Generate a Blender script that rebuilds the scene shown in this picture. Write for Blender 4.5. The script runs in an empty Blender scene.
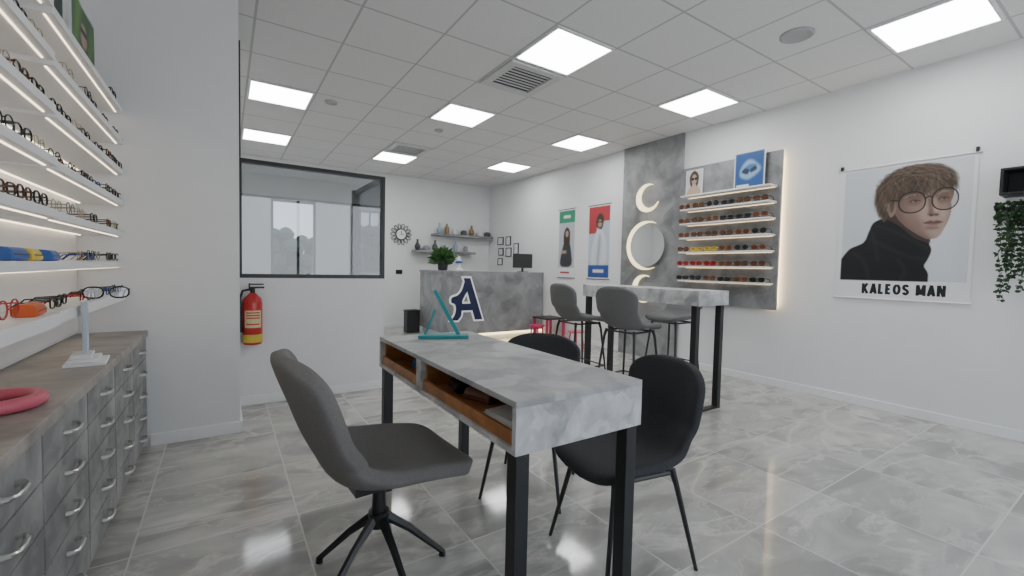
import bpy, math, random
import numpy as np
from math import *
from mathutils import Vector, Matrix
random.seed(7)
COL = bpy.context.scene.collection

# ------------------------------------------------------------------ materials
def nodes(name):
    m = bpy.data.materials.new(name); m.use_nodes = True
    nt = m.node_tree; b = nt.nodes["Principled BSDF"]
    return m, nt, b
def mat(name, c, rough=.5, metal=0, em=0, emc=None, alpha=1, coat=0, spec=None, noise=0, nscale=8):
    m, nt, b = nodes(name)
    b.inputs["Base Color"].default_value = (*c, 1)
    b.inputs["Roughness"].default_value = rough
    b.inputs["Metallic"].default_value = metal
    if coat: b.inputs["Coat Weight"].default_value = coat
    if spec is not None: b.inputs["Specular IOR Level"].default_value = spec
    if em:
        b.inputs["Emission Color"].default_value = (*(emc or c), 1)
        b.inputs["Emission Strength"].default_value = em
    if noise:
        tc = nt.nodes.new("ShaderNodeTexCoord"); n = nt.nodes.new("ShaderNodeTexNoise")
        n.inputs["Scale"].default_value = nscale; n.inputs["Detail"].default_value = 5
        r = nt.nodes.new("ShaderNodeValToRGB")
        r.color_ramp.elements[0].position = .3; r.color_ramp.elements[1].position = .7
        r.color_ramp.elements[0].color = (*[max(0, x*(1-noise)) for x in c], 1)
        r.color_ramp.elements[1].color = (*[min(1, x*(1+noise)) for x in c], 1)
        nt.links.new(tc.outputs["Object"], n.inputs["Vector"])
        nt.links.new(n.outputs["Fac"], r.inputs["Fac"]); nt.links.new(r.outputs["Color"], b.inputs["Base Color"])
    return m
def concrete(name, dark, light, scale=3.0, rough=.45, vor=.22, lo=.36, hi=.64):
    m, nt, b = nodes(name); N = nt.nodes.new; L = nt.links.new
    tc = N("ShaderNodeTexCoord")
    n1 = N("ShaderNodeTexNoise"); n1.inputs["Scale"].default_value = scale; n1.inputs["Detail"].default_value = 9
    n1.inputs["Roughness"].default_value = .62; n1.inputs["Distortion"].default_value = .5
    n2 = N("ShaderNodeTexNoise"); n2.inputs["Scale"].default_value = scale*.9; n2.inputs["Detail"].default_value = 3
    addv = N("ShaderNodeMixRGB"); addv.blend_type = 'ADD'; addv.inputs[0].default_value = .45
    v = N("ShaderNodeTexVoronoi"); v.inputs["Scale"].default_value = scale*2.0; v.feature = 'SMOOTH_F1'; v.inputs["Smoothness"].default_value = .25
    L(tc.outputs["Object"], n1.inputs["Vector"]); L(tc.outputs["Object"], n2.inputs["Vector"])
    L(tc.outputs["Object"], addv.inputs[1]); L(n2.outputs["Color"], addv.inputs[2]); L(addv.outputs[0], v.inputs["Vector"])
    sep = N("ShaderNodeSeparateColor"); L(v.outputs["Color"], sep.inputs[0])
    mx = N("ShaderNodeMixRGB"); mx.inputs[0].default_value = vor
    L(n1.outputs["Fac"], mx.inputs[1]); L(sep.outputs[0], mx.inputs[2])
    r = N("ShaderNodeValToRGB"); r.color_ramp.elements[0].position = lo; r.color_ramp.elements[1].position = hi
    r.color_ramp.elements[0].color = (*dark, 1); r.color_ramp.elements[1].color = (*light, 1)
    L(mx.outputs[0], r.inputs["Fac"]); L(r.outputs["Color"], b.inputs["Base Color"])
    b.inputs["Roughness"].default_value = rough
    return m
def marble_floor():
    m, nt, b = nodes("marble_tiles"); N = nt.nodes.new; L = nt.links.new
    tc = N("ShaderNodeTexCoord"); br = N("ShaderNodeTexBrick")
    br.offset = 0; br.inputs["Scale"].default_value = 1; br.inputs["Brick Width"].default_value = .655
    br.inputs["Row Height"].default_value = .655; br.inputs["Mortar Size"].default_value = .004
    br.inputs["Mortar Smooth"].default_value = .1
    br.inputs["Color1"].default_value = (0, 0, 0, 1); br.inputs["Color2"].default_value = (1, 1, 1, 1); br.inputs["Mortar"].default_value = (.5, .5, .5, 1)
    mp = N("ShaderNodeMapping"); mp.inputs["Location"].default_value = (.35, .2, 0)
    L(tc.outputs["Object"], mp.inputs["Vector"]); L(mp.outputs[0], br.inputs["Vector"])
    off = N("ShaderNodeMixRGB"); off.blend_type = 'ADD'; off.inputs[0].default_value = 1
    mul = N("ShaderNodeMixRGB"); mul.blend_type = 'MULTIPLY'; mul.inputs[0].default_value = 1; mul.inputs[2].default_value = (7, 13, 5, 1)
    L(br.outputs["Color"], mul.inputs[1]); L(tc.outputs["Object"], off.inputs[1]); L(mul.outputs[0], off.inputs[2])
    rot = N("ShaderNodeMapping"); rot.inputs["Rotation"].default_value = (0, 0, .7); rot.inputs["Scale"].default_value = (1, 2.0, 1)
    L(off.outputs[0], rot.inputs["Vector"])
    n = N("ShaderNodeTexNoise"); n.inputs["Scale"].default_value = 1.9; n.inputs["Detail"].default_value = 9; n.inputs["Distortion"].default_value = .7
    L(rot.outputs[0], n.inputs["Vector"])
    r = N("ShaderNodeValToRGB"); e = r.color_ramp.elements
    e[0].position = .36; e[0].color = (.33, .322, .298, 1); e[1].position = .66; e[1].color = (.54, .53, .49, 1)
    L(n.outputs["Fac"], r.inputs["Fac"])
    prev = r.outputs["Color"]
    for sc, wd, st in ((.8, .022, .45), (1.9, .014, .28)):
        n2 = N("ShaderNodeTexNoise"); n2.inputs["Scale"].default_value = sc; n2.inputs["Detail"].default_value = 8; n2.inputs["Distortion"].default_value = .6; n2.inputs["Roughness"].default_value = .55
        L(rot.outputs[0], n2.inputs["Vector"])
        r2 = N("ShaderNodeValToRGB"); e = r2.color_ramp.elements
        e[0].position = .5-wd; e[0].color = (0, 0, 0, 1); e[1].position = .5+wd; e[1].color = (0, 0, 0, 1)
        x = e.new(.5); x.color = (st, st, st, 1)
        L(n2.outputs["Fac"], r2.inputs["Fac"])
        mv = N("ShaderNodeMixRGB"); mv.inputs[2].default_value = (.74, .72, .67, 1)
        L(r2.outputs["Color"], mv.inputs[0]); L(prev, mv.inputs[1]); prev = mv.outputs[0]
    mg = N("ShaderNodeMixRGB"); mg.inputs[2].default_value = (.62, .605, .57, 1)
    L(br.outputs["Fac"], mg.inputs[0]); L(prev, mg.inputs[1])
    L(mg.outputs[0], b.inputs["Base Color"]); b.inputs["Roughness"].default_value = .085
    b.inputs["Specular IOR Level"].default_value = .6
    return m
T = .655; GX = 2.17; GY = 2.74
def ceiling_mat():
    m, nt, b = nodes("ceiling_tiles"); N = nt.nodes.new; L = nt.links.new
    tc = N("ShaderNodeTexCoord"); sp = N("ShaderNodeSeparateXYZ"); L(tc.outputs["Object"], sp.inputs[0])
    outs = []
    for ax, g in ((0, GX), (1, GY)):
        a = N("ShaderNodeMath"); a.operation = 'SUBTRACT'; a.inputs[1].default_value = g - 20*T; L(sp.outputs[ax], a.inputs[0])
        d = N("ShaderNodeMath"); d.operation = 'DIVIDE'; d.inputs[1].default_value = T; L(a.outputs[0], d.inputs[0])
        f = N("ShaderNodeMath"); f.operation = 'FRACT'; L(d.outputs[0], f.inputs[0])
        s = N("ShaderNodeMath"); s.operation = 'SUBTRACT'; s.inputs[1].default_value = .5; L(f.outputs[0], s.inputs[0])
        ab = N("ShaderNodeMath"); ab.operation = 'ABSOLUTE'; L(s.outputs[0], ab.inputs[0])
        gt = N("ShaderNodeMath"); gt.operation = 'GREATER_THAN'; gt.inputs[1].default_value = .5-.014; L(ab.outputs[0], gt.inputs[0])
        outs.append(gt)
    mx = N("ShaderNodeMath"); mx.operation = 'MAXIMUM'; L(outs[0].outputs[0], mx.inputs[0]); L(outs[1].outputs[0], mx.inputs[1])
    n = N("ShaderNodeTexNoise"); n.inputs["Scale"].default_value = 60; L(tc.outputs["Object"], n.inputs["Vector"])
    r = N("ShaderNodeValToRGB"); r.color_ramp.elements[0].color = (.71, .71, .70, 1); r.color_ramp.elements[1].color = (.79, .79, .78, 1)
    L(n.outputs["Fac"], r.inputs["Fac"])
    mc = N("ShaderNodeMixRGB"); mc.inputs[2].default_value = (.48, .48, .48, 1)
    L(mx.outputs[0], mc.inputs[0]); L(r.outputs["Color"], mc.inputs[1]); L(mc.outputs[0], b.inputs["Base Color"])
    b.inputs["Roughness"].default_value = .9
    return m
def glass(name, tint=(1, 1, 1), refl=.12):
    m = bpy.data.materials.new(name); m.use_nodes = True; nt = m.node_tree; nt.nodes.clear(); N = nt.nodes.new
    o = N("ShaderNodeOutputMaterial"); t = N("ShaderNodeBsdfTransparent"); t.inputs[0].default_value = (*tint, 1)
    g = N("ShaderNodeBsdfGlossy"); g.inputs["Roughness"].default_value = .02; mx = N("ShaderNodeMixShader"); mx.inputs[0].default_value = refl
    nt.links.new(t.outputs[0], mx.inputs[1]); nt.links.new(g.outputs[0], mx.inputs[2]); nt.links.new(mx.outputs[0], o.inputs[0])
    return m

WALL = mat("wall_paint", (.79, .79, .79), .85, noise=.015, nscale=3)
WHITE = mat("white_lacquer", (.84, .84, .84), .4)
TRIMW = mat("white_baseboard", (.87, .87, .87), .45)
CEIL = ceiling_mat(); FLOOR = marble_floor()
CONC = concrete("concrete_laminate", (.22, .22, .22), (.46, .46, .455), 3.2)
CONCL = concrete("light_concrete_laminate", (.30, .305, .31), (.68, .68, .68), 5, vor=.15)
CONCR = concrete("reception_concrete", (.18, .185, .19), (.35, .355, .36), 2.2, vor=.15)
CONCD = concrete("concrete_panel", (.15, .155, .16), (.33, .33, .33), 2.4, .5, vor=.12)
CABM = concrete("grey_stone_laminate", (.18, .18, .178), (.37, .37, .36), 4.5, .45, .15)
CABT = concrete("warm_stone_laminate", (.22, .20, .18), (.42, .385, .35), 3.5, .45, .12)
BLACK = mat("black_metal", (.012, .012, .013), .35)
BLKP = mat("black_plastic", (.015, .015, .016), .45)
FABG = mat("grey_fabric", (.17, .162, .155), .85, noise=.10, nscale=120)
FABD = mat("charcoal_fabric", (.034, .035, .038), .85, noise=.2, nscale=150)
FABM = mat("mid_grey_fabric", (.15, .15, .15), .9, noise=.12, nscale=130)
CHROME = mat("brushed_metal", (.6, .6, .58), .28, 1)
WOOD = mat("honey_wood", (.36, .15, .05), .4, noise=.3, nscale=14)
PANEL = mat("light_panel", (1, 1, 1), .5, em=14.5, emc=(.985, .995, 1))
LED = mat("warm_led", (1, 1, 1), .5, em=3.2, emc=(1, .82, .60))
LEDP = mat("display_led", (1, 1, 1), .5, em=2.8, emc=(1, .72, .38))
LEDY = mat("yellow_led", (.9, .85, .6), .5, em=1.9, emc=(1, .85, .48))
LEDS = mat("soft_led", (1, 1, 1), .5, em=24, emc=(1, .74, .38))
RED = mat("red_paint", (.50, .012, .012), .3, coat=.4)
MAG = mat("magenta_paint", (.55, .02, .12), .35)
TEAL = mat("teal_metal", (.02, .27, .29), .35)
GREEN = mat("leaf_green", (.025, .055, .018), .6, noise=.4, nscale=30)
DGREEN = mat("dark_leaf_green", (.03, .07, .025), .6, noise=.4, nscale=30)
NAVY = mat("navy", (.01, .015, .07), .5)
PAPER = mat("paper_white", (.78, .79, .80), .6)
MIRROR = mat("mirror_glass", (.85, .88, .88), .03, 1)
GLASS = glass("partition_glass", (.68, .70, .71), .12); LENS = glass("clear_lens", (.9, .92, .92), .12)
DLENS = mat("dark_lens", (.02, .015, .012), .08)
PINK = mat("pink_plastic", (.62, .13, .18), .4); YEL = mat("yellow_plastic", (.7, .5, .03), .4)
BLUE = mat("blue_plastic", (.03, .10, .35), .4); ORANGE = mat("orange_leather", (.6, .11, .02), .5)
PBLK = mat("print_black", (.008, .009, .012), .6)
INK, _nt, _b = nodes("printed_ink"); _a = _nt.nodes.new("ShaderNodeAttribute"); _a.attribute_name = "Col"
_nt.links.new(_a.outputs["Color"], _b.inputs["Base Color"]); _b.inputs["Roughness"].default_value = .55

# ------------------------------------------------------------------ mesh tools
class M:
    def __init__(s): s.v = []; s.f = []; s.mi = []
    def add(s, vs, fs, mi=0):
        o = len(s.v); s.v += [tuple(v) for v in vs]
        for f in fs: s.f.append([o+i for i in f]); s.mi.append(mi)
        return s
    def box(s, x0, x1, y0, y1, z0, z1, mi=0):
        v = [(x0,y0,z0),(x1,y0,z0),(x1,y1,z0),(x0,y1,z0),(x0,y0,z1),(x1,y0,z1),(x1,y1,z1),(x0,y1,z1)]
        return s.add(v, [(3,2,1,0),(4,5,6,7),(0,1,5,4),(1,2,6,5),(2,3,7,6),(3,0,4,7)], mi)
    def tube(s, pts, r, n=8, closed=False, mi=0):
        pts = [Vector(p) for p in pts]; k = len(pts)
        rr = r if isinstance(r, (list, tuple)) else [r]*k
        rings = []; up = None
        for i, p in enumerate(pts):
            a = pts[(i-1) % k] if (closed or i > 0) else p; b = pts[(i+1) % k] if (closed or i < k-1) else p
            t = (b-a).normalized()
            if up is None:
                up = Vector((0, 0, 1)) if abs(t.z) < .9 else Vector((0, 1, 0))
            u = (up - t*up.dot(t)).normalized(); w = t.cross(u); up = u
            rings.append([p + (u*cos(2*pi*(j+.5)/n) + w*sin(2*pi*(j+.5)/n))*rr[i] for j in range(n)])
        vs = [q for ring in rings for q in ring]; fs = []
        for i in range(k if closed else k-1):
            for j in range(n):
                a = i*n+j; b = i*n+(j+1) % n; c = ((i+1) % k)*n+(j+1) % n; d = ((i+1) % k)*n+j
                fs.append((a, b, c, d))
        if not closed:
            fs.append(tuple(range(n))[::-1]); fs.append(tuple((k-1)*n+j for j in range(n)))
        return s.add(vs, fs, mi)
    def cyl(s, p0, p1, r0, r1=None, n=16, mi=0): return s.tube([p0, p1], [r0, r0 if r1 is None else r1], n, mi=mi)
    def lathe(s, prof, c=(0, 0, 0), n=20, mi=0, caps=True):
        vs = []; fs = []; k = len(prof)
        for (r, z) in prof:
            for j in range(n): vs.append((c[0]+r*cos(2*pi*j/n), c[1]+r*sin(2*pi*j/n), c[2]+z))
        for i in range(k-1):
            for j in range(n): fs.append((i*n+j, i*n+(j+1) % n, (i+1)*n+(j+1) % n, (i+1)*n+j))
        if caps: fs.append(tuple(range(n))[::-1]); fs.append(tuple((k-1)*n+j for j in range(n)))
        return s.add(vs, fs, mi)
    def prism(s, poly, fn, t0, t1, mi=0):
        n = len(poly); vs = [fn(a, b, t0) for a, b in poly] + [fn(a, b, t1) for a, b in poly]
        fs = [tuple(range(n)), tuple(range(2*n-1, n-1, -1))] + [(i, (i+1) % n, n+(i+1) % n, n+i) for i in range(n)]
        return s.add(vs, fs, mi)
    def ribbon(s, pts, hw, fn, t0, t1, mi=0):
        k = len(pts); hw = hw if isinstance(hw, (list, tuple)) else [hw]*k; Lp = []; Rp = []
        for i, (x, y) in enumerate(pts):
            a = pts[max(0, i-1)]; b = pts[min(k-1, i+1)]; tx, ty = b[0]-a[0], b[1]-a[1]; l = hypot(tx, ty) or 1
            Lp.append((x-ty/l*hw[i], y+tx/l*hw[i])); Rp.append((x+ty/l*hw[i], y-tx/l*hw[i]))
        for i in range(k-1): s.prism([Lp[i], Lp[i+1], Rp[i+1], Rp[i]], fn, t0, t1, mi)
        return s
    def obj(s, name, mats, parent=None, smooth=False, bevel=0, **props):
        me = bpy.data.meshes.new(name); me.from_pydata(s.v, [], s.f)
        if not isinstance(mats, (list, tuple)): mats = [mats]
        for m in mats: me.materials.append(m)
        for p, i in zip(me.polygons, s.mi): p.material_index = i; p.use_smooth = smooth
        import bmesh
        bm = bmesh.new(); bm.from_mesh(me); bmesh.ops.recalc_face_normals(bm, faces=bm.faces)
        if smooth:
            for e in bm.edges:
                if len(e.link_faces) == 2 and e.calc_face_angle(0) > .7: e.smooth = False
        bm.to_mesh(me); bm.free()
        o = bpy.data.objects.new(name, me); COL.objects.link(o)
        if parent: o.parent = parent
        if bevel:
            b = o.modifiers.new("bevel", 'BEVEL'); b.width = bevel; b.segments = 2; b.limit_method = 'ANGLE'
        for k2, v2 in props.items(): o[k2] = v2
        return o
def box(name, b, m, parent=None, bevel=0, **p): return M().box(*b).obj(name, m, parent, bevel=bevel, **p)
def empty(name, label, category, loc=(0, 0, 0), rz=0, group=None):
    e = bpy.data.objects.new(name, None); e.empty_display_size = .1; COL.objects.link(e)
    e.location = loc; e.rotation_euler = (0, 0, rz); e["label"] = label; e["category"] = category
    if group: e["group"] = group
    return e
def tag(o, label, category, group=None, loc=None, rz=None):
    o["label"] = label; o["category"] = category
    if group: o["group"] = group
    if loc is not None: o.location = loc
    if rz is not None: o.rotation_euler = (0, 0, rz)
    return o
def dup(o, loc=None, rz=None, parent=None, **props):
    c = o.copy(); COL.objects.link(c)
    if parent: c.parent = parent
    if loc is not None: c.location = loc
    if rz is not None: c.rotation_euler = (0, 0, rz)
    for k, v in props.items(): c[k] = v
    for ch in list(o.children): dup(ch, parent=c)
    return c
def cr(p0, p1, p2, p3, t): return tuple(.5*((2*b)+(-a+c)*t+(2*a-5*b+4*c-d)*t*t+(-a+3*b-3*c+d)*t**3) for a, b, c, d in zip(p0, p1, p2, p3))
def smoothp(P, n=5):
    k = len(P); return [cr(P[i-1], P[i], P[(i+1) % k], P[(i+2) % k], j/n) for i in range(k) for j in range(n)]
def curve(P, n=6):
    Q = [P[0]]+list(P)+[P[-1]]
    return [cr(Q[i-1], Q[i], Q[i+1], Q[i+2], j/n) for i in range(1, len(Q)-2) for j in range(n)]+[tuple(P[-1])]
def ell(cx, cy, a, b, n=24, e=1):
    sg = lambda v: (1 if v > 0 else -1)*abs(v)**e
    return [(cx+a*sg(cos(2*pi*i/n)), cy+b*sg(sin(2*pi*i/n))) for i in range(n)]

# printed pictures: ink colours stored per vertex of the sheet
class Ink:
    def __init__(s, nx, ny, wid, hgt, bg):
        s.nx, s.ny, s.w, s.h = nx, ny, wid, hgt
        s.U, s.V = np.meshgrid(np.linspace(0, 1, nx), np.linspace(0, 1, ny))
        s.C = np.ones((ny, nx, 3))*np.array(bg)
    def blur(s, A, g):
        if g <= 0: return A
        R = max(1, int(g*2.5)); k = np.exp(-.5*(np.arange(-R, R+1)/g)**2); k /= k.sum()
        P = np.pad(A, R, mode='edge'); B = sum(k[i]*P[i:i+A.shape[0], :] for i in range(2*R+1))
        return sum(k[i]*B[:, i:i+A.shape[1]] for i in range(2*R+1))
    def mix(s, mask, col, alpha): 
        a = (mask*alpha)[..., None]; s.C = s.C*(1-a)+np.array(col)*a
    def poly(s, P, col, alpha=1, g=.6, clip=None):
        ins = np.zeros(s.U.shape, bool); n = len(P)
        for i in range(n):
            x0, y0 = P[i]; x1, y1 = P[(i+1) % n]
            if y0 == y1: continue
            c = ((y0 > s.V) != (y1 > s.V)) & (s.U < (x1-x0)*(s.V-y0)/(y1-y0)+x0); ins ^= c
        m = s.blur(ins.astype(float), g)
        if clip is not None: m = m*clip
        s.mix(m, col, alpha); return m
    def stroke(s, P, wd, col, alpha=1, closed=False, soft=.6, clip=None):
        X = s.U*s.w; Y = s.V*s.h; D = np.full(X.shape, 9.)
        Q = list(P)+([P[0]] if closed else [])
        for (a, b), (c, d) in zip(Q[:-1], Q[1:]):
            a, b, c, d = a*s.w, b*s.h, c*s.w, d*s.h; L2 = (c-a)**2+(d-b)**2+1e-12
            t = np.clip(((X-a)*(c-a)+(Y-b)*(d-b))/L2, 0, 1); D = np.minimum(D, np.hypot(X-a-t*(c-a), Y-b-t*(d-b)))
        px = s.w/s.nx*soft; m = np.clip((wd/2-D)/px+.5, 0, 1)
        if clip is not None: m = m*clip
        s.mix(m, col, alpha)
    def obj(s, name, fn, parent):
        vs = [fn(u, v) for v in np.linspace(0, 1, s.ny) for u in np.linspace(0, 1, s.nx)]
        fs = [(j*s.nx+i, j*s.nx+i+1, (j+1)*s.nx+i+1, (j+1)*s.nx+i) for j in range(s.ny-1) for i in range(s.nx-1)]
        me = bpy.data.meshes.new(name); me.from_pydata(vs, [], fs); me.materials.append(INK)
        at = me.color_attributes.new("Col", 'FLOAT_COLOR', 'POINT')
        at.data.foreach_set("color", np.concatenate([s.C, np.ones((s.ny, s.nx, 1))], 2).astype(np.float32).ravel())
        o = bpy.data.objects.new(name, me); COL.objects.link(o); o.parent = parent; return o
S = dict(kind="structure")
H = 3.19; XL = -.80; XR = 5.28; YF = 9.1; YB = -1.7

# ------------------------------------------------------------------ room shell
box("floor", (XL-.1, XR+.1, YB-.1, YF+.1, -.1, 0), FLOOR, **S)
box("ceiling", (XL-.1, XR+.1, YB-.1, YF+.1, H, H+.1), CEIL, **S)
box("wall_right", (XR, XR+.1, YB, YF+.1, 0, H), WALL, **S)
box("wall_left", (XL-.1, XL, YB, YF+.1, 0, H), WALL, **S)
w = M(); Y0, Y1 = YF, YF+.1
w.box(XL, .70, Y0, Y1, 0, H); w.box(.70, 1.45, Y0, Y1, 0, 1.05); w.box(.70, 1.45, Y0, Y1, 2.46, H)
w.box(1.45, 2.25, Y0, Y1, 0, H); w.box(2.25, 2.70, Y0, Y1, 0, 1.15); w.box(2.25, 2.70, Y0, Y1, 2.4, H); w.box(2.70, XR, Y0, Y1, 0, H)
w.obj("wall_far", WALL, **S)
for i, (a, b, c, d) in enumerate(((.70, 1.45, 1.05, 2.46), (2.25, 2.70, 1.15, 2.4))):
    f = M(); f.box(a, a+.04, YF-.01, YF+.06, c, d); f.box(b-.04, b, YF-.01, YF+.06, c, d)
    f.box(a+.04, b-.04, YF-.01, YF+.06, c, c+.04); f.box(a+.04, b-.04, YF-.01, YF+.06, d-.04, d)
    if i: f.box((a+b)/2-.015, (a+b)/2+.015, YF+.0, YF+.04, c+.04, d-.04)
    f.obj("window_%d" % (i+1), BLACK, **S)
w = M(); w.box(XL, .2, YB-.1, YB, 0, H); w.box(.2, 4.9, YB-.1, YB, 2.75, H); w.box(4.9, XR, YB-.1, YB, 0, H); w.box(.2, 4.9, YB-.1, YB, 0, .15)
w.obj("wall_back", WALL, **S)
f = M()
for x in (.2, 1.35, 2.5, 3.65, 4.85): f.box(x, x+.05, YB-.08, YB-.02, .15, 2.75)
f.box(.25, 4.85, YB-.08, YB-.02, .15, .2); f.box(.25, 4.85, YB-.08, YB-.02, 2.7, 2.75)
f.obj("window_3", BLACK, **S)
box("wall_stub", (XL, .09, 3.85, 4.62, 0, H), WALL, **S)
box("wall_partition", (.09, 1.39, 4.55, 4.64, 0, 1.15), WALL, **S)
box("wall_partition_return", (1.31, 1.39, 4.641, 5.65, 0, 1.15), WALL, **S)
box("trim_1", (.10, .118, 4.52, 4.545, 2.2, H), BLACK, **S)
fr = M()
x0, x1, z0, z1 = .09, 1.39, 1.15, 2.20
fr.box(x0, x0+.035, 4.545, 4.61, z0, z1); fr.box(x1-.035, x1, 4.545, 4.61, z0, z1)
fr.box(x0+.035, x1-.035, 4.545, 4.61, z0, z0+.035); fr.box(x0+.035, x1-.035, 4.545, 4.61, z1-.035, z1)
o = fr.obj("window_4", BLACK, bevel=.002, **S)
box("glass_pane", (x0+.035, x1-.035, 4.575, 4.583, z0+.035, z1-.035), GLASS, parent=o)
fr = M(); a, b = x1-.05, x1
fr.box(a-.03, b, 5.58, 5.65, z0, z1); fr.box(a, b, 4.612, 5.579, z0, z0+.035); fr.box(a, b, 4.612, 5.579, z1-.045, z1)
o = fr.obj("window_5", BLACK, bevel=.002, **S)
box("glass_pane", (a+.02, a+.028, 4.612, 5.579, z0+.035, z1-.045), GLASS, parent=o)
bb = .085
box("baseboard_right", (XR-.015, XR, YB, YF, 0, bb), TRIMW, bevel=.003, **S)
box("baseboard_far", (XL, XR-.015, YF-.015, YF, 0, bb), TRIMW, bevel=.003, **S)
box("baseboard_stub", (-.44, .09, 3.835, 3.85, 0, bb), TRIMW, bevel=.003, **S)
box("baseboard_partition", (.105, 1.40, 4.535, 4.55, 0, bb), TRIMW, bevel=.003, **S)
box("baseboard_stub_side", (.09, .105, 3.835, 4.55, 0, bb), TRIMW, bevel=.003, **S)

# outdoors seen through the far windows
box("ground_outside", (-8, 14, YF+.3, 40, -.35, -.1), mat("asphalt", (.22, .22, .22), .9, noise=.1), **S)
BARK = mat("bark", (.12, .08, .05), .9)
for (x, y, hgt, sc) in ((1.30, 12.5, 1.75, .85), (3.2, 15.5, 2.0, .95), (5.6, 19, 2.5, 1.3)):
    t = empty("tree", "broad leafy green tree standing outdoors beyond the window", "tree", (x, y, -.1), group="street trees")
    M().tube([(0, 0, 0), (.05, 0, .8), (0, .03, hgt*.7)], [.13, .1, .07], 8).obj("trunk", BARK, t, smooth=True)
    c = M()
    for k in range(70):
        a = random.uniform(0, 2*pi); rr = random.uniform(.1, .8)*sc; zz = random.uniform(-.9, .9)*sc
        c.lathe([(.02, -.2*sc), (.2*sc, -.1*sc), (.24*sc, .03*sc), (.14*sc, .17*sc), (.02, .22*sc)], (rr*cos(a), rr*sin(a), hgt*.85+zz*(1-rr/2/sc)), 7)
    c.obj("foliage", GREEN, t, smooth=True)

# ------------------------------------------------------------------ ceiling fixtures
L0 = None
lights = [(GX+3*T, GY-3*T), (GX, GY), (GX+3*T, GY), (GX, GY+3*T), (GX+3*T, GY+3*T), (GX-3*T, GY+4*T), (GX-3*T, GY+7*T), (GX, GY+7*T), (GX+3*T, GY+6*T)]
for (x, y) in lights:
    if L0 is None:
        L0 = empty("ceiling_light", "square white recessed panel light glowing in the tiled ceiling", "ceiling light", group="square ceiling panel lights")
        f = M(); g = .012; fw = .022
        f.box(g, T-g, g, g+fw, -.014, 0); f.box(g, T-g, T-g-fw, T-g, -.014, 0); f.box(g, g+fw, g+fw, T-g-fw, -.014, 0); f.box(T-g-fw, T-g, g+fw, T-g-fw, -.014, 0)
        f.obj("light_frame", WHITE, L0)
        box("light_diffuser", (g+fw, T-g-fw, g+fw, T-g-fw, -.008, 0), PANEL, L0)
        L0.location = (x, y, H)
    else: dup(L0, (x, y, H))
VGR = mat("vent_white", (.62, .62, .62), .5)
VDK = mat("vent_dark", (.03, .03, .03), .8)
def vent(x, y):
    v = empty("air_vent", "white square ceiling air conditioning grille with dark louvres", "air vent", (x, y, H), group="ceiling air vents")
    f = M(); g = .02; b = .085
    f.box(g, T-g, g, g+b, -.022, 0); f.box(g, T-g, T-g-b, T-g, -.022, 0); f.box(g, g+b, g+b, T-g-b, -.022, 0); f.box(T-g-b, T-g, g+b, T-g-b, -.022, 0)
    f.obj("vent_frame", VGR, v, bevel=.004)
    box("vent_core", (g+b, T-g-b, g+b, T-g-b, -.003, 0), VDK, v)
    s = M(); n = 8; wdt = (T-2*g-2*b)/n
    for k in range(1, n):
        xx = g+b+k*wdt; s.box(g+b, T-g-b, xx-.011, xx+.011, -.008, -.0035)
    s.obj("louvre", VGR, v)
vent(GX, GY+T); vent(GX, GY+6*T)
GRG = mat("grille_grey", (.42, .42, .42), .7)
def disc(x, y, r, nm, lab, cat):
    o = M().lathe([(r, 0), (r, -.012), (r*.86, -.02), (r*.8, -.014), (r*.05, -.012)][::-1], (0, 0, 0), 28).obj(nm, GRG, smooth=True)
    tag(o, lab, cat, loc=(x, y, H))
disc(3.81, 1.76, .12, "ceiling_speaker", "round grey ceiling speaker grille set in a ceiling tile", "speaker")
disc(2.5, 5.75, .06, "smoke_detector", "small round smoke detector on the ceiling tile", "smoke detector")
disc(1.05, 5.55, .07, "ceiling_speaker", "small round grey ceiling speaker grille", "speaker")

# ------------------------------------------------------------------ right wall panels
box("wall_panel", (XR-.042, XR-.002, 3.80, 4.86, 0, H-.001), CONCD, label="floor to ceiling grey concrete look wall panel behind the round mirrors", category="wall panel")
db = box("display_board", (XR-.075, XR-.045, 2.49, 3.795, .88, 2.68), CONCD, bevel=.002, label="grey concrete look backing board behind the sunglasses shelves", category="wall panel")
M().box(XR-.0449, XR-.001, 2.60, 2.66, .95, 2.6).obj("batten", BLKP, db)
M().box(XR-.0449, XR-.001, 3.60, 3.66, .95, 2.6).obj("batten", BLKP, db)
M().box(XR-.0449, XR-.030, 2.53, 2.55, .92, 2.64).obj("led_strip", LEDS, db)
SZ = [2.29, 2.11, 1.925, 1.74, 1.555, 1.37, 1.185]
for i, z in enumerate(SZ):
    s = box("display_shelf", (XR-.24, XR-.0765, 2.53, 3.67, z-.018, z), WHITE, bevel=.002, label="thin white shelf holding a row of sunglasses", category="shelf", group="white sunglasses shelves")
    box("led_strip", (XR-.092, XR-.084, 2.55, 3.65, z-.023, z-.0185), LEDP, s)

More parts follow.
